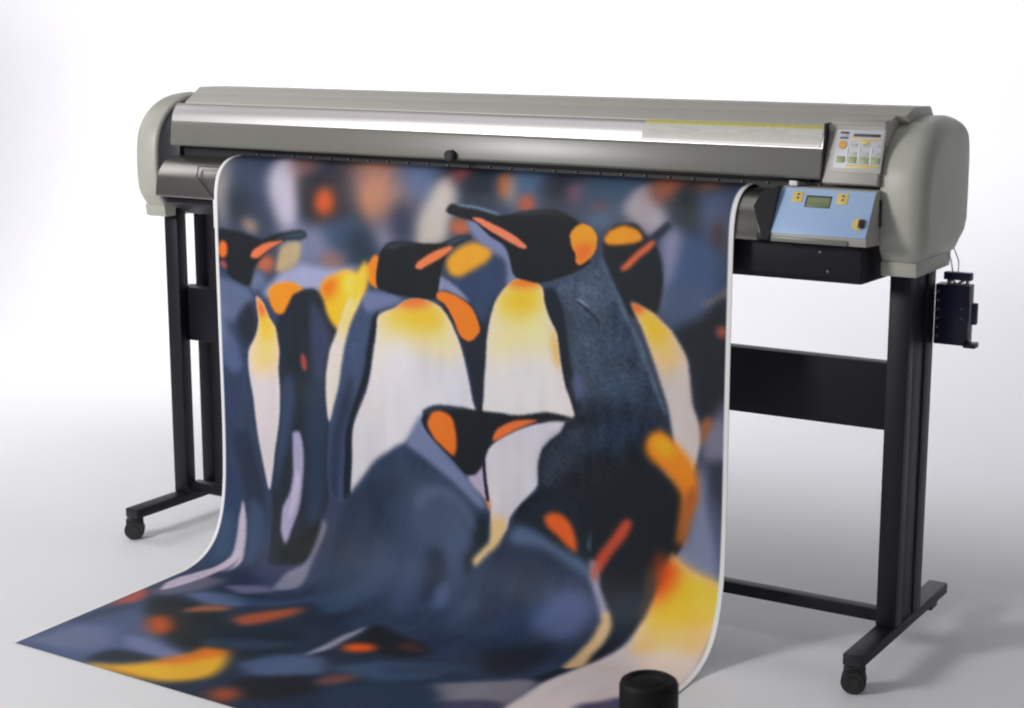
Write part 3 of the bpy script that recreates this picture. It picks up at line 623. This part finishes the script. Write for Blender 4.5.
    kr(2.088,2.108,.795,.825,M_ink,'badge'); kr(2.088,2.107,.715,.74,M_ink,'badge')
    kr(2.0900,2.1055,.755,.78,M_labgrey,'badge')
    kr(2.119,2.181,.755,.80,M_ink,'name_bar')
    kr(2.114,2.184,.695,.722,M_yellow,'yellow_stripe')
    b=MB()
    for k in range(5): plate(b,g(2.148,.678-.016*k,.0031),.024-.005*k,.0022,.0006,.0001)
    b.build('arrow_mark',M_yellow,kp)
    MB().cyl(g(2.0965,.615,.0035).translation,g(0,0).col[2].to_3d(),.0095,.002,24,.0005).build('round_key',M_orange,kp)
    for k in range(4):
        x=2.0965+.0275*k if k<3 else 2.1765
        kr(x-.009,x+.009,.33,.43,M_green,'square_key',.0031,.0018)
        if k: kr(x-.008,x+.007,.46,.50,M_labgrey,'key_caption'); kr(x-.008,x+.006,.60,.635,M_labgrey,'key_caption')
        if k<3: kr(x+.0115,x+.0150,.34,.58,M_white,'key_divider')
    kr(2.112,2.184,.255,.300,M_yellow,'yellow_stripe')
    MB().box(2.0572,2.0598,.128,.20,1.16,1.268,.0005).build('keypad_gap',M_dark,R)
    # curved warning label on the metal cover
    def curved(x0,x1,s0,s1,off,m,name,parent):
        rl=np.array(roll); L=np.concatenate([[0],np.cumsum(np.linalg.norm(np.diff(rl,axis=0),axis=1))]); ss=np.linspace(s0,s1,8)*L[-1]
        c=np.stack([np.interp(ss,L,rl[:,0]),np.interp(ss,L,rl[:,1])],1); tg=np.gradient(c,axis=0); nn=np.stack([tg[:,1],-tg[:,0]],1); nn/=np.linalg.norm(nn,axis=1)[:,None]
        if nn[0,0]>0: nn=-nn
        o_=c+nn*off; i_=c+nn*(off-.0012)
        return MB().prism([tuple(p) for p in o_]+[tuple(p) for p in i_[::-1]],x0,x1,0).build(name,m,parent,angle=60)
    lb=curved(1.605,2.053,.02,.97,.0016,M_label,'warning_label',fc)
    curved(1.607,2.051,.03,.24,.0020,M_labyel,'label_header',lb)
    b_=[]; random.seed(3)
    for row in range(6):
        s=.30+row*.078; x=1.618
        while x<2.04:
            w=random.uniform(.02,.07)
            if random.random()<.8: curved(x,min(x+w,2.055),s,s+.022,.0019,M_labgrey,'label_line',lb)
            x+=w+random.uniform(.004,.016)
    curved(1.607,2.051,.86,.96,.0021,M_white,'label_highlight',lb)  # white strip paints the highlight along the bottom of the label
    # stand
    def foot(x0):
        ft=MB().box(x0,x0+.0485,0,.60,.0700,.0975,.003).build('foot',M_black,R)
        MB().box(x0+.003,x0+.0455,-.002,.602,.0735,.094,.001).build('foot_end_cap',M_blackp,ft)
        MB().box(x0+.006,x0+.0425,.495,.545,.053,.0700,.003).build('foot_pad',M_blackp,ft)
        for cy in (.030,):
            c=MB(); x=x0+(.024 if x0>1 else .013)
            ang=Vector((.62,-.78,0)) if x0<1 else Vector((.30,-.95,0))
            sd=Vector((-ang.y,ang.x,0)); o=Vector((x,cy,0))-sd*.006
            c.cyl((x,cy,.0655),(0,0,1),.015,.010,20,.001)
            for s_ in (-1,1): c.cyl(Vector((o.x,o.y,.0285))+ang*.0135*s_,ang,.0285,.016,32,.004)
            c.cyl((o.x,o.y,.0285),ang,.012,.048,20,.001)
            q=Matrix.Translation(Vector((o.x,o.y,.046)))@Matrix(((ang.x,sd.x,0,0),(ang.y,sd.y,0,0),(0,0,1,0),(0,0,0,1)))
            c.box(-.0115,.0115,-.024,.026,-.012,.0165,.004,M=q)
            c.build('caster',M_rubber,ft)
            MB().cyl(Vector((o.x,o.y,.0285))+ang*.0225,ang,.0155,.003,24,.0008).build('wheel_hub',M_blackp,ft)
    foot(0); foot(2.195)
    for x0 in (0,2.195):
        MB().box(x0,x0+.0485,.209,.250,.0975,.955,.003).build('stand_post',M_black,R)
        MB().box(x0,x0+.0485,.334,.390,.0975,.955,.003).build('stand_post',M_black,R)
    MB().box(2.199,2.2395,.248,.336,.0975,.955,.001).build('side_plate',M_black,R)
    MB().box(.0485,2.195,.2425,.285,.560,.718,.003).build('crossbeam',M_black,R)
    MB().box(.004,.0485,.246,.312,.562,.716,.002).build('beam_plate',M_black,R)
    MB().box(.0485,2.195,.2275,.262,.100,.130,.003).build('lower_bar',M_black,R)
    # maintenance box on the right
    mb=MB().box(2.2440,2.3240,.385,.425,.748,.890,.003).build('side_box',M_navy,R)
    MB().box(2.2640,2.3280,.378,.400,.902,.920,.002).build('box_lid',M_navy,mb)
    b=MB().box(2.270,2.276,.386,.396,.886,.904,.001); b.box(2.314,2.320,.386,.396,.886,.904,.001); b.box(2.268,2.322,.387,.395,.888,.894,.001); b.tube([(2.272,.383,.893),(2.285,.381,.902),(2.295,.382,.893),(2.312,.383,.903)],.003); b.build('lid_hinge',M_smoke,mb)
    MB().box(2.3300,2.3430,.386,.400,.800,.850,.002).build('box_clip',M_navy,mb)
    MB().prism([(.375,.746),(.375,.757),(.405,.758),(.405,.746)],2.318,2.346,.001).build('box_foot',M_navy,mb)
    for k in range(6): MB().cyl((2.2530,.383,.768+.021*k),(0,1,0),.003,.006,12,.0005).build('terminal_pin',M_smoke,mb)
    for z in (.835,.813): MB().cyl((2.308,.384,z),(0,1,0),.0028,.003,12,.0005).build('screw',M_smoke,mb)
    b=MB()
    for dx in (0,.012): b.tube([(2.258+dx,.40,.99),(2.266+dx*1.4,.395,.968),(2.276+dx*1.5,.392,.945),(2.282+dx,.39,.918)],.0015)
    b.build('wire',M_white,mb)

def build_post():
    c=(2.066,-.70,0)
    R=empty('black_light_post',c); tag(R,'round black cylinder with recessed top in the foreground before the print','cylinder')
    r=.0565; zt=.250
    MB().lathe(c,[(r,0.0),(r+.001,.004),(r+.001,zt-.075),(r-.0015,zt-.072),(r-.0015,zt-.068),(r+.001,zt-.065),(r+.001,zt-.012),(r-.002,zt-.004),(r-.008,zt),(r-.016,zt),(r-.020,zt-.004),(.004,zt-.005)]).build('barrel',M_deep,R,angle=40)
    MB().lathe((c[0],c[1],0),[(.030,zt-.008),(.030,zt-.003),(.027,zt-.001),(.004,zt-.001)]).build('centre_cap',M_deep,R)

# ------------------------------------------------------------------ camera and light
def build_camera():
    cam=bpy.data.cameras.new('camera'); o=bpy.data.objects.new('camera',cam); COL.objects.link(o)
    r=Vector((.8502,.5265,-.0008)); 
    yaw,pitch,roll=.5544607,.1972060,-.00078725
    f=Vector((-math.sin(yaw)*math.cos(pitch),math.cos(yaw)*math.cos(pitch),-math.sin(pitch))); r=Vector((math.cos(yaw),math.sin(yaw),0)); u=r.cross(f)
    r2=r*math.cos(roll)+u*math.sin(roll); u2=u*math.cos(roll)-r*math.sin(roll)
    o.matrix_world=Matrix(((r2.x,u2.x,-f.x,3.4866),(r2.y,u2.y,-f.y,-3.49506),(r2.z,u2.z,-f.z,1.51302),(0,0,0,1)))
    cam.sensor_width=36; cam.lens=1717.564/1024*36; cam.clip_start=.05; cam.clip_end=100
    cam.dof.use_dof=True; cam.dof.focus_distance=4.35; cam.dof.aperture_fstop=3.4
    SC.camera=o
def area(name,loc,target,size,size_y,power,col=(1,1,1)):
    l=bpy.data.lights.new(name,'AREA'); l.shape='RECTANGLE'; l.size=size; l.size_y=size_y; l.energy=power; l.color=col
    o=bpy.data.objects.new(name,l); COL.objects.link(o); o.location=loc
    o.rotation_euler=(Vector(target)-Vector(loc)).to_track_quat('-Z','Y').to_euler(); return o
def build_light():
    w=bpy.data.worlds.new('World'); SC.world=w; w.use_nodes=True
    w.node_tree.nodes['Background'].inputs['Color'].default_value=(.96,.955,1,1); w.node_tree.nodes['Background'].inputs['Strength'].default_value=WORLD
    area('key_softbox',(-.35,-3.35,2.15),(1.0,.1,.45),.9,.9,KEY,(1,.982,.962))
    area('overhead_fill',(.6,-.7,4.0),(.8,.3,0),5.5,1.8,TOP,(1,1,1))  # added fill lamp, made wide to spread the reflection in the satin cover
    bs=area('backdrop_strip',(-1.0,1.15,2.9),(-1.0,3.2,1.35),8,.7,BACK,(.985,.965,1)); bs.data.spread=math.radians(115)
    ls=area('left_floor_fill',(-2.7,.1,2.5),(-1.7,1.3,0),1.6,1.2,SIDE,(1,.985,.98)); ls.data.spread=math.radians(105)  # added fill lamp, brightens the floor and backdrop on the left
SIDE=22; WORLD=.165; KEY=98; TOP=22; BACK=77; ART_GAIN=1.20
build_setting(); build_printer(); build_banner(); build_post(); build_camera(); build_light()
SC.view_settings.view_transform='Standard'; SC.view_settings.look='None'; SC.view_settings.exposure=0; SC.view_settings.gamma=1
SC.render.resolution_x=1024; SC.render.resolution_y=708
SC.cycles.max_bounces=6; SC.cycles.filter_width=2.0; SC.cycles.use_denoising=True
